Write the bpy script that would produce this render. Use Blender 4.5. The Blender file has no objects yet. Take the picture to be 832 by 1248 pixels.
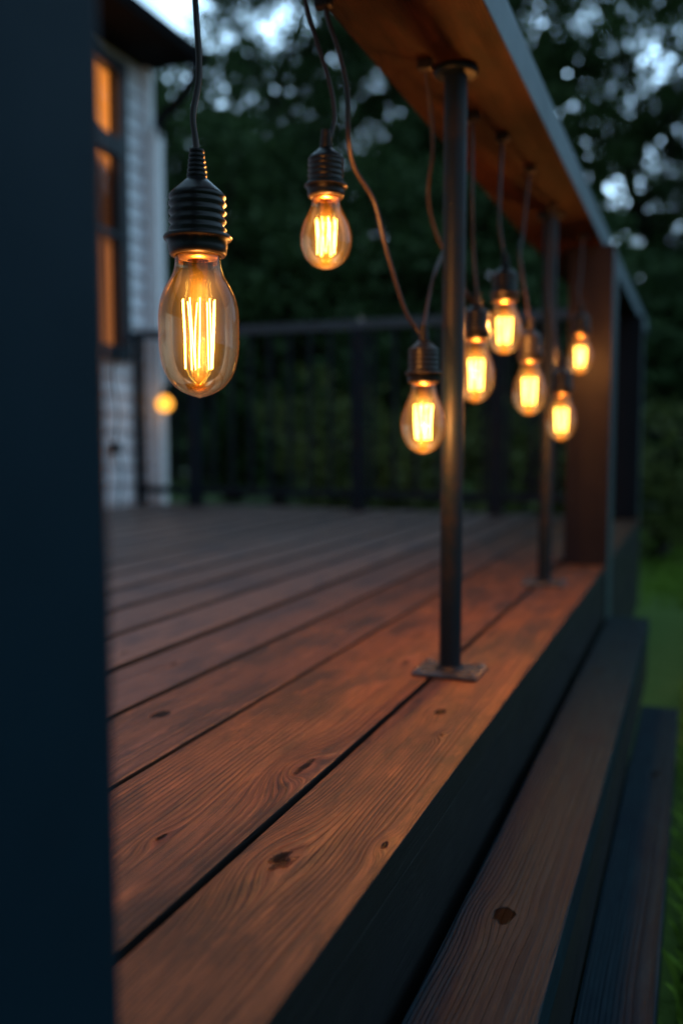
import bpy, math, random
import numpy as np
from mathutils import Vector

R = math.radians
scene = bpy.context.scene
C = scene.collection

# ------------------------------------------------------------------ objects
def thing(name, label, cat, loc=(0, 0, 0), group=None, rotz=0):
    o = bpy.data.objects.new(name, None)
    C.objects.link(o)
    o.empty_display_size = 0.1
    o.location = loc
    o.rotation_euler.z = rotz
    o['label'] = label
    o['category'] = cat
    if group:
        o['group'] = group
    return o

def obj(name, mb, m, parent=None, loc=None, label=None, smooth=None, kind=None):
    me = mb.mesh(name) if isinstance(mb, MB) else mb
    o = bpy.data.objects.new(name, me)
    C.objects.link(o)
    if m is not None:
        me.materials.append(m)
    if parent:
        o.parent = parent
    if loc:
        o.location = loc
    if label:
        o['label'] = label
    if kind:
        o['kind'] = kind
    if smooth:
        for p in me.polygons:
            p.use_smooth = True
    return o

def tag(o, label, cat, group=None):
    o['label'] = label
    o['category'] = cat
    if group:
        o['group'] = group
    return o

class MB:
    def __init__(self):
        self.v = []
        self.f = []
        self.smooth = []
    def add(self, vs, fs, smooth=False):
        n = len(self.v)
        self.v += [tuple(p) for p in vs]
        self.f += [tuple(i + n for i in f) for f in fs]
        self.smooth += [smooth] * len(fs)
    def box(self, x0, x1, y0, y1, z0, z1, b=0.0):
        """A box with chamfered edges of size b."""
        if b <= 0:
            vs = [(x, y, z) for z in (z0, z1) for y in (y0, y1) for x in (x0, x1)]
            self.add(vs, [(0, 2, 3, 1), (4, 5, 7, 6), (0, 1, 5, 4), (2, 6, 7, 3), (0, 4, 6, 2), (1, 3, 7, 5)])
            return self
        import bmesh
        bm = bmesh.new()
        bmesh.ops.create_cube(bm, size=1)
        for v in bm.verts:
            v.co = Vector(((x0 + x1) / 2 + v.co.x * (x1 - x0), (y0 + y1) / 2 + v.co.y * (y1 - y0), (z0 + z1) / 2 + v.co.z * (z1 - z0)))
        bmesh.ops.bevel(bm, geom=bm.edges[:], offset=b, segments=2, affect='EDGES', profile=0.6)
        bm.verts.index_update()
        self.add([v.co[:] for v in bm.verts], [[v.index for v in f.verts] for f in bm.faces])
        bm.free()
        return self
    def lathe(self, prof, n=32, c=(0, 0), cap0=False, cap1=False):
        """prof: list of (radius, z) from top to bottom."""
        vs, fs = [], []
        for r, z in prof:
            for k in range(n):
                a = 2 * math.pi * k / n
                vs.append((c[0] + r * math.cos(a), c[1] + r * math.sin(a), z))
        for i in range(len(prof) - 1):
            for k in range(n):
                a, b = i * n + k, i * n + (k + 1) % n
                fs.append((a, a + n, b + n, b))
        if cap0:
            fs.append(tuple(range(n)))
        if cap1:
            fs.append(tuple(reversed(range((len(prof) - 1) * n, len(prof) * n))))
        self.add(vs, fs, True)
        return self
    def tube(self, pts, r, n=8, caps=True):
        pts = [Vector(p) for p in pts]
        rs = r if isinstance(r, (list, tuple)) else [r] * len(pts)
        vs, fs = [], []
        t = (pts[1] - pts[0]).normalized()
        u = t.orthogonal().normalized()
        for i, p in enumerate(pts):
            if 0 < i < len(pts) - 1:
                t = (pts[i + 1] - pts[i - 1]).normalized()
            elif i == len(pts) - 1:
                t = (pts[i] - pts[i - 1]).normalized()
            u = (u - t * u.dot(t)).normalized()
            w = t.cross(u)
            for k in range(n):
                a = 2 * math.pi * k / n
                vs.append(p + (u * math.cos(a) + w * math.sin(a)) * rs[i])
        for i in range(len(pts) - 1):
            for k in range(n):
                a, b = i * n + k, i * n + (k + 1) % n
                fs.append((a, b, b + n, a + n))
        if caps:
            fs.append(tuple(reversed(range(n))))
            fs.append(tuple(range((len(pts) - 1) * n, len(pts) * n)))
        self.add(vs, fs, True)
        return self
    def mesh(self, name):
        me = bpy.data.meshes.new(name)
        me.from_pydata(self.v, [], self.f)
        me.polygons.foreach_set('use_smooth', self.smooth)
        me.update()
        return me

def spline(pts, per=8):
    """Catmull-Rom through the points."""
    P = [Vector(p) for p in pts]
    P = [P[0] * 2 - P[1]] + P + [P[-1] * 2 - P[-2]]
    out = []
    for i in range(1, len(P) - 2):
        a, b, c, d = P[i - 1], P[i], P[i + 1], P[i + 2]
        for k in range(per):
            t = k / per
            out.append(0.5 * ((2 * b) + (c - a) * t + (2 * a - 5 * b + 4 * c - d) * t * t + (3 * b - a - 3 * c + d) * t ** 3))
    out.append(P[-2])
    return out

def quads_mesh(name, verts, nper=4):
    """verts: (n, nper, 3) array of loose polygons."""
    n = verts.shape[0]
    me = bpy.data.meshes.new(name)
    me.vertices.add(n * nper)
    me.vertices.foreach_set('co', verts.reshape(-1).astype(np.float32))
    me.loops.add(n * nper)
    me.loops.foreach_set('vertex_index', np.arange(n * nper, dtype=np.int32))
    me.polygons.add(n)
    me.polygons.foreach_set('loop_start', np.arange(0, n * nper, nper, dtype=np.int32))
    me.update(calc_edges=True)
    return me

# ------------------------------------------------------------------ node helpers
class S:
    """A float socket with arithmetic."""
    def __init__(self, g, s):
        self.g, self.s = g, s
    def _b(self, op, o, rev=False):
        return self.g.m(op, o, self) if rev else self.g.m(op, self, o)
    def __add__(self, o): return self._b('ADD', o)
    __radd__ = __add__
    def __sub__(self, o): return self._b('SUBTRACT', o)
    def __rsub__(self, o): return self._b('SUBTRACT', o, True)
    def __mul__(self, o): return self._b('MULTIPLY', o)
    __rmul__ = __mul__
    def __truediv__(self, o): return self._b('DIVIDE', o)

class G:
    def __init__(self, name):
        self.mat = bpy.data.materials.new(name)
        self.mat.use_nodes = True
        self.nt = self.mat.node_tree
        self.nt.nodes.clear()
        self.out = self.nt.nodes.new('ShaderNodeOutputMaterial')
    def n(self, t, **kw):
        nd = self.nt.nodes.new(t)
        for k, v in kw.items():
            setattr(nd, k, v)
        return nd
    def put(self, sock, v):
        if isinstance(v, S):
            self.nt.links.new(v.s, sock)
        elif isinstance(v, bpy.types.NodeSocket):
            self.nt.links.new(v, sock)
        else:
            if sock.type == 'RGBA' and len(v) == 3:
                v = (*v, 1)
            sock.default_value = v
    def m(self, op, a, b=0.0, c=0.0, clamp=False):
        nd = self.n('ShaderNodeMath', operation=op, use_clamp=clamp)
        for i, v in enumerate((a, b, c)):
            self.put(nd.inputs[i], v)
        return S(self, nd.outputs[0])
    def coord(self, kind='Object'):
        return self.n('ShaderNodeTexCoord').outputs[kind]
    def xyz(self, v):
        nd = self.n('ShaderNodeSeparateXYZ')
        self.put(nd.inputs[0], v)
        return [S(self, o) for o in nd.outputs]
    def vec(self, x, y, z):
        nd = self.n('ShaderNodeCombineXYZ')
        for i, v in enumerate((x, y, z)):
            self.put(nd.inputs[i], v)
        return nd.outputs[0]
    def noise(self, v, scale=1.0, detail=3.0, rough=0.5, dist=0.0):
        nd = self.n('ShaderNodeTexNoise')
        self.put(nd.inputs['Vector'], v)
        nd.inputs['Scale'].default_value = scale
        nd.inputs['Detail'].default_value = detail
        nd.inputs['Roughness'].default_value = rough
        nd.inputs['Distortion'].default_value = dist
        return S(self, nd.outputs[0])
    def mix(self, f, a, b, mode='MIX'):
        nd = self.n('ShaderNodeMix', data_type='RGBA', blend_type=mode)
        self.put(nd.inputs[0], f)
        self.put(nd.inputs[6], a)
        self.put(nd.inputs[7], b)
        return nd.outputs[2]
    def ss(self, v, a, b, lo=0.0, hi=1.0):
        nd = self.n('ShaderNodeMapRange', interpolation_type='SMOOTHSTEP')
        for i, x in enumerate((v, a, b, lo, hi)):
            self.put(nd.inputs[i], x)
        return S(self, nd.outputs[0])
    def bump(self, h, dist, strength=1.0):
        nd = self.n('ShaderNodeBump')
        self.put(nd.inputs['Height'], h)
        nd.inputs['Distance'].default_value = dist
        nd.inputs['Strength'].default_value = strength
        return nd.outputs[0]
    def bsdf(self, col, rough=0.5, metal=0.0, spec=0.5, normal=None, **kw):
        b = self.n('ShaderNodeBsdfPrincipled')
        self.put(b.inputs['Base Color'], col)
        self.put(b.inputs['Roughness'], rough)
        self.put(b.inputs['Metallic'], metal)
        self.put(b.inputs['Specular IOR Level'], spec)
        if normal is not None:
            self.put(b.inputs['Normal'], normal)
        for k, v in kw.items():
            self.put(b.inputs[k], v)
        return b.outputs[0]
    def done(self, sh):
        self.put(self.out.inputs['Surface'], sh)
        return self.mat

def wood(name, seed, knots=(), early=(0.15, 0.068, 0.036), late=(0.05, 0.022, 0.013), freq=125, patch=0.5, rough=0.46, bump=1.0, spec=0.5, auto=True):
    """Brushed and stained softwood, grain along local Y. knots: (x, y, radius, kind)"""
    g = G(name)
    x, y, z = g.xyz(g.coord())
    ox, oy = seed * 3.17, seed * 7.31
    wander = g.noise(g.vec(x * 3 + ox, y * 0.9 + oy, z * 4), 1, 2, 0.5) - 0.5
    wob = g.noise(g.vec(x * 30 + ox, y * 6 + oy, z * 9), 1, 3, 0.6) - 0.5
    u = x + wander * 0.030 + wob * 0.0028
    kmask = None
    krust = None
    klist = list(knots)
    rnd = random.Random(seed * 91 + 5)
    if auto:                                                # a few small knots at random along the board
        yy = -0.4 + rnd.random() * .5
        while yy < 4.8:
            yy += 0.6 + rnd.random() * 1.3
            kx = rnd.uniform(-.05, .05)
            if all(abs(yy - k[1]) > .17 for k in knots):
                klist.append((kx, yy, rnd.uniform(.005, .009), 0))
        klist = klist[:11]
    for kx, ky, kr, kind in klist:
        dx = x - (kx + 0.001)
        dy = (y - ky) * (0.42, 0.52, 0.42, 0.62)[kind]
        d2 = dx * dx + dy * dy
        e = g.m('EXPONENT', d2 * (-1.0 / ((2.4 if kind else 2.0) * kr) ** 2))
        u = u - dx * e * (0.85 if kind < 3 else 0.4) + e * (0.017 if kind == 1 else 0.008 if kind == 0 else 0.028 if kind == 2 else 0.004)
        d = g.m('SQRT', d2)
        d = d + (g.noise(g.vec(x * 120 + ox, y * 60, z * 20), 1, 3) - 0.5) * kr * 1.0
        mk = g.ss(d, kr * 0.62, kr * 0.22) if kind != 2 else g.ss(g.m('SQRT', dx * dx * 5.0 + dy * dy) + (d - g.m('SQRT', d2)), kr * 0.8, kr * 0.4)
        if kind == 3:
            mk = g.ss(g.m('SQRT', d2) + (d - g.m('SQRT', d2)) * 0.9, kr, kr * 0.75)
        rs = g.ss(d, kr * 1.25, kr * 0.5)
        kmask = mk if kmask is None else g.m('MAXIMUM', kmask, mk)
        krust = rs if krust is None else g.m('MAXIMUM', krust, rs)
    # growth rings cut by the face of the board: nearly straight lines, wider near the heart
    off = rnd.uniform(0.02, 0.07) * rnd.choice((-1, 1))
    off = (g.noise(g.vec(oy, y * 0.5 + ox, 1.7), 1, 1) - 0.5) * 0.06 + off
    uu = u - off
    rho = g.m('SQRT', uu * uu + 0.0003)
    jitter = g.noise(g.vec(x * 60 + ox, y * 2.5 + oy, z * 40), 1, 3) * 0.8
    ph = g.m('FRACT', rho * freq + jitter)
    lat = g.ss(ph, 0.20, 0.80) - g.ss(ph, 0.86, 1.0)
    ringvar = g.noise(g.vec(rho * 60 + ox, oy, 0.5), 1, 2)
    lat = lat * g.ss(ringvar, 0.30, 0.62, 0.20, 1.0)
    fibre = g.noise(g.vec(u * 520 + ox, y * 7 + oy, z * 420), 1, 4, 0.7)
    pores = g.noise(g.vec(u * 1100 + ox, y * 26 + oy, z * 900), 1, 2, 0.6)
    blot = g.noise(g.vec(x * 11 + ox, y * 3.2 + oy, z * 9), 1, 5, 0.65)
    blot2 = g.noise(g.vec(x * 34 + oy, y * 9 + ox, z * 9), 1, 5, 0.7)
    c = g.mix(lat * g.ss(blot2, 0.35, 0.62, 0.95, 0.5), early, late)
    c = g.mix(g.ss(fibre, 0.40, 0.62, 0.0, 0.85), c, late)
    c = g.mix(g.ss(pores, 0.50, 0.68, 0.0, 0.6), c, (late[0] * 0.5, late[1] * 0.5, late[2] * 0.5))
    dark = (late[0] * 0.7, late[1] * 0.8, late[2] * 1.0)
    c = g.mix(g.ss(blot, 0.47, 0.66, 0.0, patch), c, dark)
    c = g.mix(g.ss(blot2, 0.52, 0.68, 0.0, patch * 0.9), c, dark)
    c = g.mix(g.ss(blot2, 0.30, 0.45, 0.45, 0.0), c, (early[0] * 1.45, early[1] * 1.45, early[2] * 1.3))
    h = lat * 0.75 + fibre * 0.6 + pores * 0.35 + blot2 * 0.35
    sp = spec + (blot - 0.5) * spec * 0.8
    if kmask is not None:
        c = g.mix(krust * 0.55, c, (early[0] * 0.55, early[1] * 0.42, early[2] * 0.25))
        c = g.mix(kmask * 0.97, c, (0.003, 0.0015, 0.001))
        h = h - kmask * 1.8
        sp = sp - kmask * (spec * 0.8)
    rg = rough + lat * 0.12 + (blot - 0.5) * 0.25
    return g.done(g.bsdf(c, rg, 0.0, sp, g.bump(h, 0.0011 * bump, 0.85)))

def paint(name, col, rough=0.45, bump=0.0004, var=0.35, spec=0.5):
    g = G(name)
    co = g.coord()
    n1 = g.noise(co, 6, 5, 0.6)
    n2 = g.noise(co, 55, 3, 0.6)
    c = g.mix(g.ss(n1, 0.35, 0.7, 0.0, var), col, tuple(k * 0.55 for k in col))
    return g.done(g.bsdf(c, rough + (n1 - 0.5) * 0.2, 0.0, spec, g.bump(n2 + n1, bump, 0.6)))

def metal(name, col, rough=0.42, metal_=0.1):
    g = G(name)
    co = g.coord()
    n1 = g.noise(co, 14, 5, 0.65)
    n2 = g.noise(co, 160, 3, 0.6)
    c = g.mix(g.ss(n1, 0.45, 0.7, 0.0, 0.6), col, (0.022, 0.014, 0.010))
    return g.done(g.bsdf(c, rough + (n1 - 0.5) * 0.3, metal_, 0.18 if metal_ < .5 else .5, g.bump(n2, 0.0003, 0.6)))

def leafmat(name, c1, c2):
    g = G(name)
    geo = g.n('ShaderNodeNewGeometry')
    rnd = S(g, geo.outputs['Random Per Island'])
    n = g.noise(g.coord(), 1.3, 2)
    c = g.mix(g.m('MULTIPLY', rnd, 0.6) + n * 0.4, c1, c2)
    d = g.n('ShaderNodeBsdfDiffuse')
    g.put(d.inputs[0], c)
    t = g.n('ShaderNodeBsdfTranslucent')
    g.put(t.inputs[0], c)
    gl = g.n('ShaderNodeBsdfGlossy')
    gl.inputs['Roughness'].default_value = 0.45
    g.put(gl.inputs[0], (0.5, 0.5, 0.5))
    mx = g.n('ShaderNodeMixShader')
    mx.inputs[0].default_value = 0.3
    g.put(mx.inputs[1], d.outputs[0])
    g.put(mx.inputs[2], t.outputs[0])
    m2 = g.n('ShaderNodeMixShader')
    m2.inputs[0].default_value = 0.02
    g.put(m2.inputs[1], mx.outputs[0])
    g.put(m2.inputs[2], gl.outputs[0])
    return g.done(m2.outputs[0])

def emis(name, col, strength):
    g = G(name)
    e = g.n('ShaderNodeEmission')
    g.put(e.inputs[0], col)
    g.put(e.inputs[1], strength)
    return g.done(e.outputs[0])

# ------------------------------------------------------------------ dimensions (metres): X across, Y along the deck edge, Z up
CAM_Z = 0.85
DECK = 0.470            # top of the deck boards
EDGE = -0.250           # outer edge of the deck
WALL = -3.030           # face of the house wall
FAR = 4.60              # far edge of the deck
RAIL_Z = 1.420          # underside of the handrail

# ------------------------------------------------------------------ materials
M = {}
M['navy'] = paint('navy_paint', (0.0030, 0.014, 0.024), 0.6, 0.0005, 0.35, 0.10)
M['charcoal'] = paint('charcoal_paint', (0.0115, 0.0090, 0.0115), 0.5, 0.0005, 0.3, 0.12)
M['iron'] = metal('dark_steel', (0.0040, 0.0085, 0.0145), 0.50)
M['plate'] = metal('plate_steel', (0.07, 0.085, 0.105), 0.28, 0.45)
M['rail_steel'] = paint('rail_steel', (0.040, 0.052, 0.066), 0.45, 0.0003, 0.3, 0.4)
M['white'] = paint('white_paint', (0.80, 0.84, 0.88), 0.5, 0.0003, 0.2)
M['siding'] = paint('siding_paint', (0.76, 0.82, 0.88), 0.55, 0.0006, 0.25)
M['rubber'] = paint('black_rubber', (0.008, 0.007, 0.007), 0.42, 0.0002, 0.2, 0.25)
M['socket'] = paint('bakelite', (0.008, 0.007, 0.007), 0.33, 0.0001, 0.2, 0.28)
M['roof'] = paint('dark_shingle', (0.008, 0.010, 0.013), 0.8, 0.002, 0.3, 0.1)
M['edge_grey'] = paint('skylit_edge', (0.085, 0.125, 0.150), 0.55, 0.0008, 0.5, 0.4)  # blue sky light on the handrail's outer and top faces, painted as colour
M['post_side'] = paint('skylit_post_side', (0.022, 0.042, 0.052), 0.45, 0.0005, 0.3, 0.4)  # sky reflection on the posts' outer faces, painted as a lighter colour
M['rail_wood'] = wood('handrail_wood', 40, (), (0.036, 0.0115, 0.0040), (0.007, 0.0026, 0.0013), 190, 0.8, 0.6, 1.0, 0.08, auto=False)
M['fascia'] = wood('fascia_wood', 41, (), (0.0085, 0.0095, 0.0100), (0.0035, 0.0042, 0.0047), 150, 0.7, 0.55, 1.2, 0.2, auto=False)
M['step_a'] = wood('tread_wood', 42, ((-0.0095, 0.965, 0.0125, 3), (-0.02, 2.1, 0.008, 0)), (0.0065, 0.023, 0.034), (0.003, 0.011, 0.017), 200, 0.7, 0.5, 1.2, 0.08, auto=False)
M['step_b'] = wood('low_tread_wood', 43, ((0.01, 1.95, 0.010, 0),), (0.0085, 0.024, 0.034), (0.004, 0.011, 0.017), 170, 0.7, 0.55, 1.2, 0.08, auto=False)

# ------------------------------------------------------------------ ground
g = G('lawn_soil')
co = g.coord()
n1, n2 = g.noise(co, 0.6, 4), g.noise(co, 9, 5, 0.7)
M['lawn'] = g.done(g.bsdf(g.mix(n1 * 0.5 + n2 * 0.5, (0.045, 0.085, 0.014), (0.080, 0.140, 0.024)), 0.9, 0, 0.2, g.bump(n2, 0.02)))
gm = MB()
gm.add([(-150, -60, 0), (150, -60, 0), (150, 250, 0), (-150, 250, 0)], [(0, 1, 2, 3)])
obj('lawn', gm, M['lawn'], kind='structure')

rng = np.random.default_rng(7)
def grass_patch(n, x0, x1, y0, y1, h, w):
    p = np.stack([rng.uniform(x0, x1, n), rng.uniform(y0, y1, n), np.zeros(n)], 1)
    a = rng.uniform(0, 2 * np.pi, n)
    side = np.stack([np.cos(a), np.sin(a), np.zeros(n)], 1)
    b = rng.uniform(0, 2 * np.pi, n)
    lean = np.stack([np.cos(b), np.sin(b), np.zeros(n)], 1) * (rng.uniform(0.1, 0.8, n) * h)[:, None]
    hh = rng.uniform(0.45, 1.1, n) * h
    up = np.array([0, 0, 1.0]) * hh[:, None]
    W = (side * w / 2)
    return np.stack([p - W, p + W, p + W * 0.6 + lean * 0.35 + up * 0.62, p + lean + up * 0.95], 1)
gv = np.concatenate([grass_patch(62000, -0.05, 1.9, 0.6, 6.2, 0.055, 0.006), grass_patch(16000, -0.05, 1.2, 0.6, 3.2, 0.075, 0.006), grass_patch(26000, -0.2, 2.6, 5.2, 7.2, 0.058, 0.008), grass_patch(110000, -0.3, 4.2, 6.4, 12.0, 0.062, 0.011),
                     grass_patch(9000, -6, 0, 4.75, 8.5, 0.07, 0.012)])
keep = ~((gv[:, 0, 0] < 0.0) & (gv[:, 0, 1] < 4.72))
gr = obj('grass', quads_mesh('grass', gv[keep]), leafmat('grass_blades', (0.105, 0.210, 0.024), (0.200, 0.330, 0.045)), kind='stuff')
gr['label'] = 'short green grass of the lawn beside the steps'
gr['category'] = 'grass'

# ------------------------------------------------------------------ deck
deck = thing('wooden_deck', 'reddish brown stained plank deck raised above the lawn, with dark gaps between boards', 'deck')
edges = [EDGE, -0.390, -0.590, -0.745, -0.900, -1.055]
while edges[-1] > WALL + 0.2:
    edges.append(edges[-1] - 0.155)
edges[-1] = WALL + 0.004
GAP = 0.009
knots = {0: ((-0.026, 0.714, 0.0185, 1), (-0.0095, 1.197, 0.0085, 3), (0.018, 1.10, 0.004, 0), (0.052, 0.777, 0.006, 0)),
         1: ((0.019, 0.712, 0.007, 0), (0.070, 0.935, 0.015, 2), (0.03, 1.45, 0.009, 0)),
         2: ((-0.021, 1.047, 0.0115, 3), (-0.03, 1.75, 0.008, 0)),
         3: ((-0.005, 1.295, 0.010, 1), (0.02, 1.9, 0.010, 0))}
for i in range(len(edges) - 1):
    xa, xb = edges[i + 1] + (GAP if i < 2 else 0.012 if i < 3 else 0.020), edges[i]
    w = xb - xa
    early = [(0.200, 0.076, 0.030), (0.195, 0.073, 0.030), (0.150, 0.066, 0.038), (0.170, 0.095, 0.072), (0.240, 0.150, 0.122)][min(i, 4)]  # inner boards paler and greyer: sky sheen put into the colour
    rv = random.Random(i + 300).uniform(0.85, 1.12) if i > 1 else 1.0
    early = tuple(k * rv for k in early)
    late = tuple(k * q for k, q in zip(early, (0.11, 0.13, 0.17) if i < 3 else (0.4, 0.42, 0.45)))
    mat = wood('board_wood_%d' % i, i + 1, knots.get(i, ()), early, late, (210, 150, 170)[min(i, 2)], 0.9, 0.43, 2.3 if i < 3 else 1.0, (0.22, 0.26, 0.34, 0.42, 0.5)[min(i, 4)], auto=i > 3)
    spans = [(-0.7, 2.792), (2.972, FAR)] if i == 0 else [(-0.7, FAR + random.Random(i).uniform(-.004, .004))]
    for y0, y1 in spans:
        db = obj('deck_board', MB().box(-w / 2, w / 2, y0, y1, -0.035, 0, 0.0022), mat, deck, ((xa + xb) / 2, 0, DECK + random.Random(i + 77).uniform(-.0008, .0008) * (i > 0)))
        db.data.materials.append(M['fascia'])               # shade of the gaps and outer edge, painted on with the fascia colour
        for pl in db.data.polygons:
            if abs(pl.normal.x) > (0.8 if i == 0 else 0.95):
                pl.material_index = 1
for y0, y1 in ((-0.7, 2.792), (2.972, FAR)):
    obj('fascia_board', MB().box(-0.019, 0.019, y0, y1, -0.42, -0.0365, 0.002), M['fascia'], deck, (EDGE - 0.0205, 0, DECK))
obj('fascia_board', MB().box(WALL + 0.02, EDGE - 0.02, -0.045, -0.008, -0.42, -0.038, 0.002), M['fascia'], deck, (0, FAR, DECK))
for y in [0.1 + 0.5 * k for k in range(9)]:
    obj('joist', MB().box(WALL + 0.02, EDGE - 0.045, y - 0.022, y + 0.022, -0.2, -0.038), M['fascia'], deck, (0, 0, DECK))

# ------------------------------------------------------------------ steps along the deck edge
st = thing('wooden_steps', 'two dark weathered timber steps running along the outer side of the deck', 'steps')
obj('tread', MB().box(-0.058, 0.058, -0.7, 2.785, -0.045, 0, 0.003), M['step_a'], st, (-0.178, 0, 0.321), 'upper tread with a black knot hole')
obj('riser', MB().box(-0.018, 0.018, -0.7, 2.78, 0.0, 0.1305, 0.002), M['fascia'], st, (-0.141, 0, 0.1445))
obj('tread', MB().box(-0.046, 0.046, -0.7, 2.46, -0.045, 0, 0.003), M['step_b'], st, (-0.074, 0, 0.150), 'lower tread, grey and unlit')
obj('riser', MB().box(-0.018, 0.018, -0.7, 2.455, 0.0, 0.1045, 0.002), M['fascia'], st, (-0.0485, 0, 0.0))

# ------------------------------------------------------------------ posts
p = thing('wooden_post', 'very close dark navy painted square post filling one side of the view', 'post', (-0.335, 0.29, DECK))
obj('shaft', MB().box(-0.075, 0.075, -0.07, 0.07, 0.001, RAIL_Z - DECK - 0.001, 0.004), M['navy'], p)
posts = []
p = thing('wooden_post', 'charcoal square corner post standing at the end of the steps under the handrail', 'post', (-0.3095, 2.882, 0))
posts.append(obj('shaft', MB().box(-0.0645, 0.0645, -0.085, 0.085, 0.0, RAIL_Z - 0.001, 0.004), M['charcoal'], p))
p = thing('wooden_post', 'narrow dark far corner post behind the charcoal post where both railings meet', 'post', (-0.315, 4.50, DECK))
posts.append(obj('shaft', MB().box(-0.06, 0.06, -0.06, 0.06, 0.001, RAIL_Z - DECK - 0.001, 0.004), M['charcoal'], p))

# ------------------------------------------------------------------ handrail on steel poles
rl = thing('side_railing', 'broad timber handrail on round steel poles with square base plates along the deck edge', 'railing', (-0.377, 0, DECK))
H = RAIL_Z - DECK
hr = obj('handrail', MB().box(-0.100, 0.100, -0.35, 5.25, H, H + 0.068, 0.004), M['rail_wood'], rl)
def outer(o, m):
    """outer and top faces of a timber, with sky light painted into their colour"""
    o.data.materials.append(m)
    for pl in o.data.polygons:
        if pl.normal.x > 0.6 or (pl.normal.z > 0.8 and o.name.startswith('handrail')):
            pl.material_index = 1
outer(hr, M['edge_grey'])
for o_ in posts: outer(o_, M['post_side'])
for y in (1.408, 2.375):
    po = obj('pole', MB().lathe([(0.0178, H - 0.012), (0.0178, 0.010)], 32), M['iron'], rl, (0.012, y, 0))
    bp = obj('base_plate', MB().box(-0.053, 0.053, -0.042, 0.042, 0.0005, 0.0075, 0.002), M['plate'], po)
    obj('weld', MB().lathe([(0.0182, 0.014), (0.0215, 0.0105), (0.024, 0.0078)], 24), M['iron'], po)
    obj('flange', MB().lathe([(0.034, H - 0.0005), (0.034, H - 0.009), (0.031, H - 0.0115), (0.018, H - 0.0125)], 32, cap0=True), M['iron'], po)
    for bx, by in ((-0.044, -0.032), (0.044, -0.032), (-0.044, 0.032), (0.044, 0.032)):
        obj('bolt', MB().lathe([(0.0005, 0.0125), (0.004, 0.0122), (0.0058, 0.0105), (0.0062, 0.0076)], 12, (bx, by)), M['plate'], bp)

# ------------------------------------------------------------------ far railing
FY = 4.45
fr = thing('far_railing', 'dark slim metal railing with vertical balusters across the far end of the deck', 'railing', (0, FY, DECK))
TOPZ = 1.462 - DECK
obj('top_rail', MB().box(WALL + 0.004, -0.377, -0.03, 0.03, TOPZ - 0.045, TOPZ, 0.003), M['rail_steel'], fr)
obj('bottom_rail', MB().box(WALL + 0.004, -0.377, -0.018, 0.018, 0.07, 0.11, 0.003), M['iron'], fr)
for px_ in (-3.000, -2.64, -1.657, -0.93):
    hw_ = 0.012 if px_ < -2.9 else 0.034
    obj('post', MB().box(-hw_, hw_, -0.034, 0.034, 0.002, TOPZ - 0.046, 0.003), M['iron'], fr, (px_, 0, 0))
xb = -2.76
while xb < -0.42:
    if all(abs(xb - q) > 0.055 for q in (-3.000, -2.64, -1.657, -0.93)):
        obj('baluster', MB().box(-0.0095, 0.0095, -0.0095, 0.0095, 0.111, TOPZ - 0.046), M['iron'], fr, (xb, 0, 0))
    xb += 0.118

# ------------------------------------------------------------------ house
hs = thing('house', 'white clapboard house corner with lit orange window and dark eave beside the deck', 'house', (0, 0, 0))
HY1 = 4.66
SOF = 2.985
WY0, WY1, WZ0, WZ1 = 3.50, 4.385, 1.285, 2.92     # window opening with its frame
def siding(mb, y0, y1, z0, z1, pitch=0.100):
    z = z0
    k = math.floor(z0 / pitch)
    while z < z1 - 1e-4:
        zt = min((k + 1) * pitch, z1)
        t = 0.028
        xb0 = WALL - 0.000 + 0.0 - (z - k * pitch) / pitch * t
        xt0 = WALL - (zt - k * pitch) / pitch * t
        mb.add([(xb0, y0, z), (xb0, y1, z), (xt0, y1, zt), (xt0, y0, zt)], [(0, 1, 2, 3)])
        if zt < z1 - 1e-4:
            mb.add([(xt0, y0, zt), (xt0, y1, zt), (WALL, y1, zt), (WALL, y0, zt)], [(0, 1, 2, 3)])
        z = zt
        k += 1
sd = MB()
siding(sd, -3.0, WY0, 0.0, SOF)
siding(sd, WY0, WY1, 0.0, WZ0)
siding(sd, WY0, WY1, WZ1, SOF)
siding(sd, WY1, HY1 - 0.03, 0.0, SOF)
sd.box(-9.0, WALL - 0.015, HY1 - 0.06, HY1 - 0.02, 0, SOF)          # gable end wall
sd.box(-9.0, WALL - 0.20, -3.0, -2.95, 0, SOF)
sd.box(-9.0, -8.95, -2.95, HY1 - 0.06, 0, SOF)
obj('wall', sd, M['siding'], hs)
obj('corner_board', MB().box(WALL - 0.1, WALL + 0.016, HY1 - 0.03, HY1 + 0.005, 0.0, SOF - 0.002, 0.003).box(WALL - 0.01, WALL + 0.018, HY1 - 0.065, HY1 - 0.032, 0.0, SOF - 0.002, 0.002), M['white'], hs)
wf = MB()
fx0, fx1 = WALL - 0.05, WALL + 0.03
wf.box(fx0, fx1, WY0, WY0 + 0.09, WZ0, WZ1, 0.003)
wf.box(fx0, fx1, WY1 - 0.075, WY1, WZ0, WZ1, 0.003)
wf.box(fx0, fx1 - .002, WY0 + 0.09, WY1 - 0.075, WZ1 - 0.065, WZ1, 0.003)
wf.box(fx0, fx1 + .015, WY0 + 0.09, WY1 - 0.075, WZ0, WZ0 + 0.075, 0.003)
wf.box(fx0, fx1 - .002, WY0 + 0.09, WY1 - 0.075, 2.40, 2.50, 0.003)
wf.box(fx0, fx1 - .012, WY0 + 0.09, WY1 - 0.075, 1.950, 1.990, 0.003)
wn = obj('window', wf, paint('navy_frame', (0.018, 0.030, 0.042), 0.4), hs, label='window with dark navy frame and orange glow inside')
g = G('window_glass')
fz = g.n('ShaderNodeFresnel'); fz.inputs[0].default_value = 1.45
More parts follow.
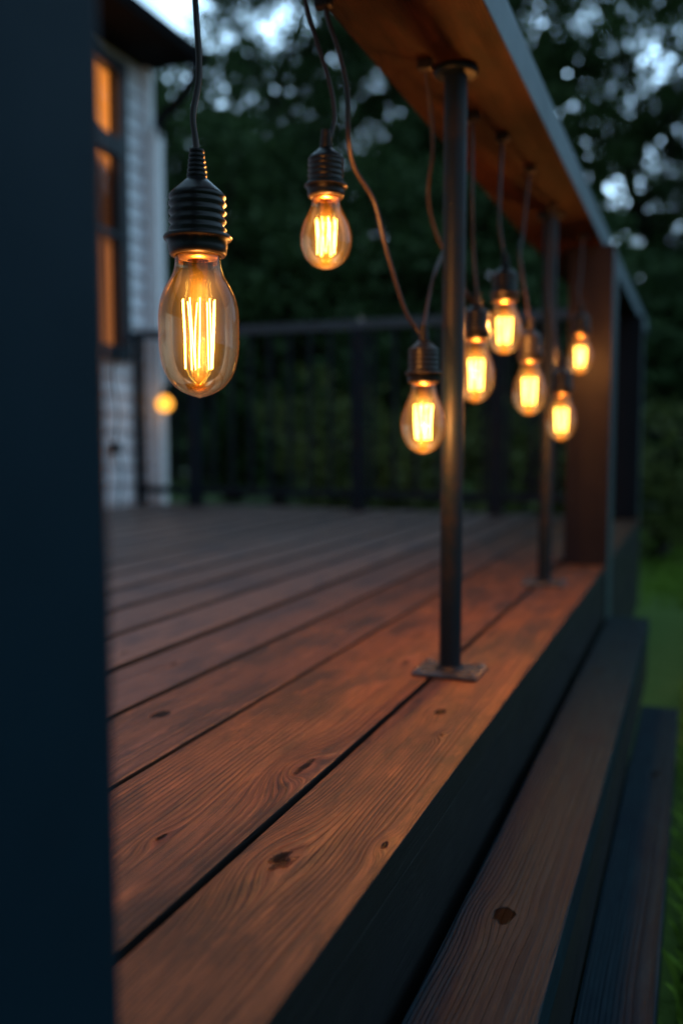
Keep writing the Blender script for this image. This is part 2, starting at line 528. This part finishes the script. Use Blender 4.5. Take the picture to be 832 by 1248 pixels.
tr = g.n('ShaderNodeBsdfTransparent'); g.put(tr.inputs[0], (0.9, 0.88, 0.85))
gs = g.n('ShaderNodeBsdfGlossy'); gs.inputs['Roughness'].default_value = 0.02
mx = g.n('ShaderNodeMixShader')
g.put(mx.inputs[0], fz.outputs[0]); g.put(mx.inputs[1], tr.outputs[0]); g.put(mx.inputs[2], gs.outputs[0])
M['pane'] = g.done(mx.outputs[0])
gp = MB()
gp.add([(WALL - 0.02, WY0 + 0.05, WZ0 + 0.05), (WALL - 0.02, WY1 - 0.05, WZ0 + 0.05), (WALL - 0.02, WY1 - 0.05, WZ1 - 0.05), (WALL - 0.02, WY0 + 0.05, WZ1 - 0.05)], [(0, 1, 2, 3)])
obj('pane', gp, M['pane'], wn)
# the lit blind behind the glass
g = G('lit_blind')
x, y, z = g.xyz(g.coord())
fold = g.noise(g.vec(0.0, y * 16, z * 0.6), 1, 3)
hz = g.ss(z, 2.33, 2.47)
low = g.ss(z, 2.02, 1.90)
st_ = hz * 1.15 + low * 0.28 * g.ss(fold, 0.3, 0.62, 0.35, 1.2) + 0.055
e = g.n('ShaderNodeEmission')
g.put(e.inputs[0], g.mix(hz, (1.0, 0.33, 0.10), (1.0, 0.31, 0.045)))
g.put(e.inputs[1], st_)
M['blind'] = g.done(e.outputs[0])
cb = MB()
ys = [WY0 + 0.01 + (WY1 - WY0 - 0.02) * k / 60 for k in range(61)]
cv = []
for y in ys:
    xx = WALL - 0.11 + 0.012 * math.sin(y * 62) + 0.006 * math.sin(y * 131)
    cv += [(xx, y, WZ0 - 0.02), (xx, y, WZ1 + 0.02)]
cb.add(cv, [(2 * k, 2 * k + 2, 2 * k + 3, 2 * k + 1) for k in range(60)], True)
obj('curtain', cb, M['blind'], wn)
# eave: soffit, gutter, roof
obj('soffit', MB().box(WALL - 0.3, -2.74, -3.2, 4.66, SOF, SOF + 0.02), M['roof'], hs)
gt = MB()
gp_ = [(-2.735, SOF + 0.0), (-2.725, SOF - 0.012), (-2.675, SOF - 0.012), (-2.655, SOF + 0.02), (-2.650, SOF + 0.042), (-2.660, SOF + 0.042), (-2.665, SOF + 0.02), (-2.735, SOF + 0.042)]
n = len(gp_)
gt.add([(a, -3.2, b) for a, b in gp_] + [(a, 4.665, b) for a, b in gp_], [(k, (k + 1) % n, (k + 1) % n + n, k + n) for k in range(n)] + [tuple(range(n))[::-1], tuple(range(n, 2 * n))])
obj('gutter', gt, M['roof'], hs)
rf = MB()
xa, za = -2.72, SOF + 0.030
xr, zr = -6.0, SOF + 0.030 + 3.3 * math.tan(R(18))
rf.add([(xa, -3.2, za), (xa, 4.665, za), (xr, 4.665, zr), (xr, -3.2, zr), (xa, -3.2, za + .018), (xa, 4.665, za + .018), (xr, 4.665, zr + .04), (xr, -3.2, zr + .04)],
       [(0, 1, 2, 3), (7, 6, 5, 4), (0, 4, 5, 1), (1, 5, 6, 2), (3, 7, 4, 0)])
rf.add([(xr - .001, -3.2, zr), (xr - .001, 4.665, zr), (-9.3, 4.665, SOF), (-9.3, -3.2, SOF), (xr - .001, -3.2, zr + .04), (xr - .001, 4.665, zr + .04), (-9.3, 4.665, SOF + .04), (-9.3, -3.2, SOF + .04)],
       [(3, 2, 1, 0), (4, 5, 6, 7), (1, 5, 4, 0)][:2])
rf.add([(-8.95, HY1 - 0.03, SOF), (-2.75, HY1 - 0.03, SOF), (xr, HY1 - 0.03, zr)], [(0, 1, 2)])
obj('roof', rf, M['roof'], hs)
dp = MB()
dp.tube(spline([(-2.70, 4.595, SOF - 0.01), (-2.70, 4.595, SOF - 0.10), (-2.78, 4.598, SOF - 0.20), (-2.92, 4.60, SOF - 0.30), (-2.965, 4.60, SOF - 0.42)], 6), 0.030, 12)
obj('gutter_elbow', dp, M['roof'], hs)
dn = MB()
dn.box(-3.00, -2.935, 4.562, 4.64, 0.05, SOF - 0.36, 0.010)
obj('downspout', dn, M['white'], hs)

ob = thing('outlet_box', 'small dark outlet box with loose black cable on white siding below window', 'outlet box', (WALL, 4.20, 0.80))
obj('housing', MB().box(0.002, 0.05, -0.035, 0.035, -0.03, 0.03, 0.006), M['rubber'], ob)
cab = MB()
cab.tube(spline([(0.03, 0.0, 0.034), (0.045, 0.01, 0.2), (0.03, -0.02, 0.4), (0.055, -0.01, 0.50), (0.06, 0.0, 0.60), (0.06, 0.02, 1.2), (0.055, 0.0, 2.0)], 8), 0.006, 6)
cab.tube(spline([(0.03, 0.02, -0.03), (0.035, 0.05, -0.15), (0.03, 0.02, -0.328)], 8), 0.006, 6)
obj('cable', cab, M['rubber'], ob)

# ------------------------------------------------------------------ bulbs
g = G('bulb_glass')
lw = g.n('ShaderNodeLayerWeight'); lw.inputs[0].default_value = 0.35
fz = g.n('ShaderNodeFresnel'); fz.inputs[0].default_value = 1.5
nz = g.noise(g.coord(), 140, 4, 0.7)
tr = g.n('ShaderNodeBsdfTransparent')
g.put(tr.inputs[0], g.mix(S(g, lw.outputs['Facing']), (0.97, 0.88, 0.74), (0.90, 0.55, 0.24)))
gs = g.n('ShaderNodeBsdfGlossy'); gs.inputs['Roughness'].default_value = 0.03
tl = g.n('ShaderNodeBsdfTranslucent')
g.put(tl.inputs[0], (1.0, 0.50, 0.10))
mx = g.n('ShaderNodeMixShader')
g.put(mx.inputs[0], g.m('MULTIPLY', S(g, fz.outputs[0]), 0.8)); g.put(mx.inputs[1], tr.outputs[0]); g.put(mx.inputs[2], gs.outputs[0])
m2 = g.n('ShaderNodeMixShader')
g.put(m2.inputs[0], g.ss(nz, 0.3, 0.8, 0.0001, 0.0008) + g.m('POWER', S(g, lw.outputs['Facing']), 3.0) * 0.006)
g.put(m2.inputs[1], mx.outputs[0]); g.put(m2.inputs[2], tl.outputs[0])
ve = g.n('ShaderNodeEmission')
g.put(ve.inputs[0], (1.0, 0.40, 0.055)); vx, vy, vz = g.xyz(g.coord())
vr = g.m('EXPONENT', (vx * vx + vy * vy) * (-1.0 / 0.0150 ** 2))
vh = g.ss(vz, -0.008, -0.035) * g.ss(vz, -0.130, -0.085)
g.put(ve.inputs[1], vr * vh * 42.0 + 0.25)                 # glowing haze inside the glass
g.put(g.out.inputs['Volume'], ve.outputs[0])
M['bulb'] = g.done(m2.outputs[0])
g = G('glass_stem')
tr = g.n('ShaderNodeBsdfTransparent'); g.put(tr.inputs[0], (1, 0.85, 0.6))
nz = g.noise(g.coord(), 260, 4, 0.7)
df = g.n('ShaderNodeBsdfDiffuse'); g.put(df.inputs[0], (0.9, 0.6, 0.25))
mx = g.n('ShaderNodeMixShader'); g.put(mx.inputs[0], g.ss(nz, 0.40, 0.75, 0.004, 0.09)); g.put(mx.inputs[1], tr.outputs[0]); g.put(mx.inputs[2], df.outputs[0])
M['stem'] = g.done(mx.outputs[0])
M['brass'] = metal('brass_cap', (0.55, 0.34, 0.12), 0.3, 1.0)
M['opal'] = emis('opal_glow', (1.0, 0.40, 0.045), 2.7)
M['fil'] = emis('filament_glow', (1.0, 0.62, 0.11), 19.0)

TALL = [(0.0, .282), (.05, .284), (.09, .295), (.14, .325), (.20, .385), (.27, .445), (.34, .482), (.42, .498), (.52, .5), (.62, .498), (.70, .485), (.78, .455), (.85, .405), (.91, .325), (.95, .235), (.98, .12), (.992, .05), (1.0, .001)]
PEAR = [(0.0, .27), (.06, .272), (.13, .29), (.21, .335), (.30, .400), (.40, .458), (.50, .490), (.58, .5), (.66, .495), (.74, .468), (.82, .418), (.89, .345), (.94, .260), (.975, .16), (.992, .07), (1.0, .001)]
GLOBE = [(0.0, .16), (.05, .17), (.12, .26), (.22, .38), (.33, .456), (.45, .494), (.55, .5), (.66, .475), (.77, .42), (.87, .33), (.94, .23), (.98, .12), (1.0, .001)]

def lightbulb(name, label, top, hw, prof, cords, power, n_str=10, group='edison bulbs hanging from the handrail', cat='hanging bulb', cord_r=0.0031, sk=1.0):
    """top: the neck of the glass in the world; hw: glass height and width; cords: world paths."""
    h, w = hw
    sc = w / 0.0785 * sk
    t = thing(name, label, cat, (top[0], top[1], top[2]), group)
    # socket, sitting above the neck
    s = sc
    pr = [(.0010, .0725), (.0105, .0715), (.0160, .0665), (.0245, .0590), (.0272, .0560), (.0275, .0540), (.0262, .0525)]
    z = .0525
    for k in range(4):
        pr += [(.0256, z - .0012), (.0278, z - .0035), (.0280, z - .0052), (.0258, z - .0076)]
        z -= .0082
    pr += [(.0262, .0190), (.0318, .0180), (.0332, .0160), (.0325, .0138), (.0290, .0125), (.0286, .0060), (.0278, .0010), (.0262, -.0015), (.0232, -.0016), (.0232, .004), (.0005, .006)]
    so = obj('socket', MB().lathe([(a * s, b * s) for a, b in pr], 40), M['socket'], t)
    pr = [(.0040, .1005)]
    z = .1000
    for k in range(6):
        rr = .0062 + .0005 * k
        pr += [(rr + .0010, z - .0006), (rr + .0012, z - .0030), (rr, z - .0036), (rr, z - .0044)]
        z -= .0046
    pr += [(.0108, .0712)]
    obj('strain_relief', MB().lathe([(a * s, b * s) for a, b in pr], 20), M['rubber'], so)
    gl = obj('bulb_glass', MB().lathe([(r * w, -.001 - f * h) for f, r in spline2(prof)], 48, cap0=True), M['bulb'] if power else M['opal'], t)
    obj('cap', MB().lathe([(.0190 * s, .003 * s), (.0190 * s, -.002 * s), (.0186 * s, -.004 * s), (.0105 * s, -.0055 * s)], 32), M['brass'], gl)
    # glass stem, cage filament and lower support
    sm = MB().lathe([(.0100 * s, -.002 * s), (.0092 * s, -h * .12), (.0085 * s, -h * .20), (.0078 * s, -h * .26), (.0072 * s, -h * .30), (.0050 * s, -h * .315), (.001, -h * .318)], 16)
    su = MB().lathe([(.0005, -h * .80), (.0065 * s, -h * .825), (.0085 * s, -h * .845), (.0045 * s, -h * .872), (.0032 * s, -h * .90), (.0062 * s, -h * .925), (.0058 * s, -h * .945), (.0005, -h * .955)], 16)
    obj('filament_support', su, M['stem'], gl)
    obj('glass_stem', sm, M['stem'], gl)
    fil = MB()
    rt, rb = w * .205, w * .175
    zt, zb = -h * .315, -h * .80
    fr_ = random.Random(int(top[1] * 1000))
    for k in range(n_str):
        a0 = 2 * math.pi * k / n_str + 0.3
        a1 = a0 + (0.26 if k % 2 else -0.16) + fr_.uniform(-.1, .1)
        A = (rt * math.cos(a0), rt * math.sin(a0), zt)
        B = (rb * math.cos(a1), rb * math.sin(a1), zb)
        mid = [(A[q] + B[q]) / 2 + (fr_.uniform(-.0012, .0012) if q < 2 else 0) for q in range(3)]
        fil.tube(spline([A, mid, B], 3), .00058 * max(s, .9), 5)
    obj('filament', fil, M['fil'], gl)
    for cd in cords:
        cm = MB().tube([(q[0] - top[0], q[1] - top[1], q[2] - top[2]) for q in spline(cd)], cord_r, 8)
        obj('cord', cm, M['cord'], t)
        e_ = cd[-1]
        if abs(e_[2] - 1.421) < 1e-3:
            obj('clip', MB().box(-.011, .011, -.008, .008, -.016, -.0005, .003), M['rubber'], t, (e_[0] - top[0], e_[1] - top[1], RAIL_Z - top[2]))
    if not power:
        return t
    ld = bpy.data.lights.new('bulb_light', 'POINT')
    ld.energy = power
    ld.color = (1.0, 0.40, 0.105)
    ld.shadow_soft_size = w * 0.17
    ld.cycles.use_multiple_importance_sampling = False
    lo = bpy.data.objects.new('bulb_light', ld)
    C.objects.link(lo)
    lo.parent = t
    lo.location = (0, 0, -h * .56)
    return t

def spline2(prof):
    pts = spline([(a, b, 0) for a, b in prof], 3)
    return [(p.x, max(p.y, .0005)) for p in pts]

M['cord'] = paint('cord_sheath', (0.020, 0.011, 0.008), 0.42, 0.0001, 0.2, 0.3)
PW = 6.3
lightbulb('edison_bulb', 'largest sharp edison bulb with tall amber glass, hanging closest to the navy post', (-0.459, 0.784, 1.029), (0.138, 0.0785), TALL,
          [[(-0.459, 0.784, 1.122), (-0.4625, 0.788, 1.14), (-0.466, 0.790, 1.165), (-0.462, 0.795, 1.201), (-0.460, 0.789, 1.248), (-0.467, 0.792, 1.305), (-0.479, 0.790, 1.37), (-0.484, 0.788, 1.42), (-0.484, 0.786, 1.475), (-0.47, 0.785, 1.4925), (-0.40, 0.79, 1.4925)]], PW * .6)
lightbulb('edison_bulb', 'clear edison bulb with round glass hanging high by the handrail, second from the navy post', (-0.458, 1.108, 1.163), (0.092, 0.066), PEAR,
          [[(-0.458, 1.110, 1.222), (-0.455, 1.115, 1.240), (-0.451, 1.121, 1.269), (-0.455, 1.112, 1.309), (-0.467, 1.100, 1.355), (-0.482, 1.098, 1.407), (-0.484, 1.097, 1.475), (-0.47, 1.095, 1.4925), (-0.40, 1.10, 1.4925)]], PW * .8)
lightbulb('edison_bulb', 'lowest edison bulb just in front of the closer steel pole, hung on two loose cords', (-0.382, 1.302, 0.934), (0.106, 0.066), PEAR,
          [[(-0.382, 1.302, 0.990), (-0.386, 1.304, 1.000), (-0.395, 1.304, 1.015), (-0.409, 1.290, 1.043), (-0.426, 1.258, 1.121), (-0.438, 1.237, 1.186), (-0.454, 1.202, 1.224), (-0.452, 1.173, 1.259), (-0.448, 1.158, 1.312), (-0.453, 1.138, 1.358), (-0.462, 1.127, 1.391), (-0.466, 1.12, 1.421)],
           [(-0.382, 1.303, 0.990), (-0.383, 1.310, 1.005), (-0.388, 1.329, 1.031), (-0.394, 1.398, 1.107), (-0.402, 1.510, 1.187), (-0.402, 1.585, 1.301), (-0.40, 1.61, 1.421)]], PW * .9)
lightbulb('edison_bulb', 'edison bulb partly hidden behind the closer steel pole', (-0.383, 1.644, 1.032), (0.116, 0.067), PEAR,
          [[(-0.383, 1.644, 1.090), (-0.390, 1.642, 1.098), (-0.401, 1.623, 1.120), (-0.422, 1.587, 1.166), (-0.433, 1.533, 1.212), (-0.430, 1.483, 1.258), (-0.411, 1.442, 1.316), (-0.405, 1.397, 1.389), (-0.400, 1.359, 1.421)],
           [(-0.383, 1.645, 1.090), (-0.3835, 1.648, 1.11), (-0.390, 1.644, 1.184), (-0.386, 1.611, 1.278), (-0.385, 1.60, 1.421)]], PW * .8)
lightbulb('edison_bulb', 'higher edison bulb hanging midway between the two steel poles', (-0.351, 1.739, 1.112), (0.100, 0.069), PEAR,
          [[(-0.351, 1.740, 1.172), (-0.353, 1.742, 1.185), (-0.356, 1.735, 1.214), (-0.362, 1.728, 1.273), (-0.358, 1.73, 1.421)]], PW * .8)
lightbulb('edison_bulb', 'edison bulb just before the farther steel pole, on a bowed orange lit cord', (-0.321, 1.850, 1.007), (0.109, 0.067), PEAR,
          [[(-0.321, 1.851, 1.064), (-0.323, 1.853, 1.075), (-0.331, 1.856, 1.130), (-0.350, 1.879, 1.222), (-0.353, 1.926, 1.284), (-0.345, 1.95, 1.421)]], PW * .7)
lightbulb('edison_bulb', 'small low edison bulb against the charcoal corner post', (-0.302, 2.176, 0.955), (0.108, 0.068), PEAR,
          [[(-0.302, 2.177, 1.012), (-0.305, 2.178, 1.03), (-0.314, 2.180, 1.062), (-0.334, 2.201, 1.141), (-0.348, 2.247, 1.235), (-0.345, 2.27, 1.421)]], PW * .7)
lightbulb('edison_bulb', 'small high edison bulb against the charcoal corner post', (-0.312, 2.598, 1.135), (0.104, 0.067), PEAR,
          [[(-0.312, 2.598, 1.193), (-0.314, 2.599, 1.21), (-0.322, 2.603, 1.256), (-0.320, 2.632, 1.318), (-0.318, 2.64, 1.421)]], PW * .7)
lightbulb('globe_bulb', 'tiny glowing round bulb hanging from the far railing beside the white downspout', (-2.870, 4.505, 1.10), (0.092, 0.092), GLOBE,
          [[(-2.870, 4.505, 1.155), (-2.872, 4.505, 1.20), (-2.875, 4.497, 1.30), (-2.875, 4.489, 1.42), (-2.875, 4.482, 1.4655)]], 0, group=None, sk=0.55)

# ------------------------------------------------------------------ trees and shrubs
bark = paint('bark', (0.035, 0.028, 0.022), 0.9, 0.01, 0.5)
LEAF = [leafmat('leaf_dark', (0.030, 0.062, 0.024), (0.066, 0.115, 0.038)), leafmat('leaf_mid', (0.034, 0.066, 0.022), (0.076, 0.125, 0.036)), leafmat('leaf_olive', (0.055, 0.080, 0.024), (0.130, 0.150, 0.040))]

def leaf_cloud(rg, clumps, size):
    """clumps: (centre, radius, count)"""
    P = []
    for c, r, k in clumps:
        d = rg.normal(size=(k, 3))
        d /= np.linalg.norm(d, axis=1)[:, None] + 1e-9
        rad = r * rg.uniform(0, 1, k) ** 0.45 * rg.uniform(0.85, 1.12, k)
        P.append(np.array(c) + d * rad[:, None] * np.array([1, 1, 0.75]))
    P = np.concatenate(P)
    k = len(P)
    a = rg.normal(size=(k, 3)); a[:, 2] -= 0.35
    a /= np.linalg.norm(a, axis=1)[:, None]
    b = np.cross(a, rg.normal(size=(k, 3)))
    b /= np.linalg.norm(b, axis=1)[:, None] + 1e-9
    l = (rg.uniform(0.6, 1.25, k) * size)[:, None]
    return np.stack([P - a * l * .5, P + b * l * .27 - a * l * .05, P + a * l * .5, P - b * l * .27 - a * l * .05], 1)

def tree(label, loc, height, spread, base, n_cl, cl_r, per, size, mat, seed, cat='tree', name='tree', group='trees beyond the deck', gap=None):
    rg = np.random.default_rng(seed)
    rd = random.Random(seed)
    t = thing(name, label, cat, loc, group)
    # trunk and limbs
    tk = MB()
    top = height * .8
    wob = [(rd.uniform(-.12, .12) * k, rd.uniform(-.12, .12) * k, top * k / 6) for k in range(7)]
    r0 = 0.022 * height + .03
    tk.tube(spline(wob, 3), [r0 * (1 - .85 * k / 18) for k in range(19)], 9)
    cl = []
    for k in range(n_cl):
        while True:
            q = np.array([rd.uniform(-1, 1), rd.uniform(-1, 1), rd.uniform(-1, 1)])
            if np.linalg.norm(q) < 1:
                break
        c = np.array([q[0] * spread, q[1] * spread, base + (height - base) * (q[2] * .5 + .5)])
        cl.append((c, cl_r * rd.uniform(.6, 1.35), int(per * rd.uniform(.6, 1.3))))
    for k in range(min(14, n_cl)):
        c = cl[k][0]
        zb = max(.15 * height, c[2] - rd.uniform(.4, 1.0) * height * .25)
        i = min(5, int(zb / top * 6)); f = zb / top * 6 - i
        bx, by = [wob[i][q] * (1 - f) + wob[i + 1][q] * f for q in (0, 1)]
        a = np.array([bx, by, zb])
        mid = a * .5 + c * .5 + np.array([0, 0, -.06 * height * rd.random()])
        tk.tube(spline([a, mid, c], 4), [r0 * .34 * (1 - .8 * q / 8) for q in range(9)], 6)
    obj('trunk', tk, bark, t)
    obj('crown', quads_mesh('crown', leaf_cloud(rg, cl, size)), mat, t)
    return t

def polar(R_, u):
    """a place at distance R_ in the direction u degrees from the deck's long axis"""
    return (R_ * math.sin(R(u)), R_ * math.cos(R(u)), 0)

# tall open-crowned trees: sky shows between the clumps of leaves
tree('tall tree with bright sky gaps in its crown, nearest the house roof', polar(13.5, -23.0), 8.6, 1.9, 2.0, 400, .36, 105, .105, LEAF[0], 11)
tree('tall airy tree showing through between the handrail and the second bulb', polar(15.5, -16), 8.8, 2.4, 2.4, 420, .38, 105, .11, LEAF[1], 12)
tree('tall dark tree seen just above the handrail end', polar(14.5, -10.5), 9.0, 2.0, 2.6, 190, .50, 130, .12, LEAF[0], 13)
tree('tall tree with clusters of pale sky gaps, on the lawn side beyond the corner post', polar(13.5, -3.5), 8.4, 2.2, 1.6, 330, .38, 105, .11, LEAF[1], 14)
tree('tree at the lawn edge farthest from the house, with thin open branches', polar(13.5, 6.5), 8.4, 2.6, 1.6, 360, .40, 105, .11, LEAF[0], 15)
tree('slender tree rising right behind the white house corner', polar(12.5, -28.3), 6.1, 1.5, 1.2, 190, .46, 110, .12, LEAF[0], 16)
# dense lower wood
dense = [(-33, 10.5, 4.6, 1.7), (-25.5, 11, 3.5, 1.9), (-18, 11.5, 4.4, 1.9), (-11, 11, 4.0, 1.7), (-5, 10.5, 2.7, 1.5), (2.0, 11.5, 2.9, 1.9), (9.5, 12.5, 4.5, 2.0)]
dl = ['dense low tree behind the house corner and downspout', 'dense bushy tree below the sky gaps, behind the far railing', 'dense bushy tree behind the middle post of the far railing',
      'dense dark tree behind the pair of steel poles', 'dense black-green tree behind the corner post', 'dense black-green tree closing the end of the lawn', 'dense tree at the far side of the lawn, last of the row']
for k, (u, r_, h_, s_) in enumerate(dense):
    tree(dl[k], polar(r_, u), h_, s_, 0.4, 150, .50, 95, .15, LEAF[0], 30 + k, group='dense trees behind the deck')
rg = np.random.default_rng(99)
cl = []
for k in range(520):
    u_ = rg.uniform(-52, 34)
    q = polar(rg.uniform(19, 23), u_)
    cl.append((np.array([q[0], q[1], rg.uniform(0.2, 3.3)]), rg.uniform(.6, 1.1), 130))
ds = obj('distant_woods', quads_mesh('distant_woods', leaf_cloud(rg, cl, .34)), LEAF[0], kind='stuff')
tag(ds, 'dark mass of distant woods closing the view at ground level', 'woods')
# shrubs close behind the far railing
sh = [(-2.55, 6.3, 1.35), (-1.7, 6.0, 1.15), (-1.0, 6.5, 1.3), (-0.3, 6.6, 1.2)]
sl = ['leafy olive shrub behind the far railing nearest the house', 'low olive shrub behind the middle post of the far railing', 'olive shrub behind the far railing beside the closer steel pole', 'dark olive shrub behind the far railing and corner post']
for k, (x_, y_, h_) in enumerate(sh):
    tree(sl[k], (x_, y_, 0), h_, 0.55, 0.1, 46, .24, 46, .085, LEAF[2], 60 + k, 'shrub', 'shrub', 'shrubs behind the far railing')

# ------------------------------------------------------------------ sky and light
w = bpy.data.worlds.new('World')
scene.world = w
w.use_nodes = True
nt = w.node_tree
bg = nt.nodes['Background']
sky = nt.nodes.new('ShaderNodeTexSky')
sky.sky_type = 'NISHITA'
sky.sun_disc = False
sky.sun_elevation = R(3)
sky.sun_rotation = R(-20)
sky.air_density = 1.2
sky.dust_density = 1.0
sky.ozone_density = 3.0
mixn = nt.nodes.new('ShaderNodeMix'); mixn.data_type = 'RGBA'
mixn.inputs[0].default_value = 0.75
nt.links.new(sky.outputs[0], mixn.inputs[6])
mixn.inputs[7].default_value = (4.4, 7.2, 9.8, 1)       # thin even cloud
tc = nt.nodes.new('ShaderNodeTexCoord')
dt = nt.nodes.new('ShaderNodeVectorMath'); dt.operation = 'DOT_PRODUCT'
nt.links.new(tc.outputs['Generated'], dt.inputs[0])
ga, ge = R(-14), R(15)                                   # the bright patch of evening sky beyond the trees
dt.inputs[1].default_value = (math.sin(ga) * math.cos(ge), math.cos(ga) * math.cos(ge), math.sin(ge))
def wm(op, a, b):
    nd = nt.nodes.new('ShaderNodeMath'); nd.operation = op
    for i, v in enumerate((a, b)):
        if hasattr(v, 'is_linked'): nt.links.new(v, nd.inputs[i])
        else: nd.inputs[i].default_value = v
    return nd.outputs[0]
sx = nt.nodes.new('ShaderNodeSeparateXYZ')
nt.links.new(tc.outputs['Generated'], sx.inputs[0])
gl_ = wm('POWER', wm('MAXIMUM', dt.outputs['Value'], 0.0), 30.0)
nt.links.new(mixn.outputs[2], bg.inputs[0])
nt.links.new(wm('ADD', wm('MULTIPLY', gl_, 1.1), wm('ADD', wm('ADD', wm('MULTIPLY', sx.outputs[0], 0.050), wm('MULTIPLY', sx.outputs[1], 0.040)), 0.096)), bg.inputs[1])
sd_ = bpy.data.lights.new('sun', 'SUN')
sd_.energy = 0.02
sd_.angle = R(12)
sd_.color = (1.0, 0.9, 0.8)
so_ = bpy.data.objects.new('sun', sd_)
C.objects.link(so_)
so_.rotation_euler = (R(87), 0, R(180 + 20))

# ------------------------------------------------------------------ camera
cd = bpy.data.cameras.new('camera')
cam = bpy.data.objects.new('camera', cd)
C.objects.link(cam)
cam.location = (0, 0, CAM_Z)
cam.rotation_euler = (R(90 - 4.63), 0, R(21.5))
cd.sensor_fit = 'VERTICAL'
cd.sensor_height = 36
cd.sensor_width = 24
cd.lens = 1100 / 1248 * 36
cd.clip_start = 0.02
cd.clip_end = 1000
cd.dof.use_dof = True
cd.dof.focus_distance = 0.93
cd.dof.aperture_fstop = 2.0
cd.dof.aperture_blades = 0
scene.camera = cam
scene.view_settings.view_transform = 'Standard'
scene.view_settings.look = 'None'
scene.view_settings.exposure = 0
scene.cycles.use_denoising = True
scene.cycles.caustics_reflective = False
scene.cycles.caustics_refractive = False
scene.cycles.max_bounces = 8
scene.cycles.transparent_max_bounces = 16
scene.cycles.sample_clamp_indirect = 3.0
scene.render.film_transparent = False
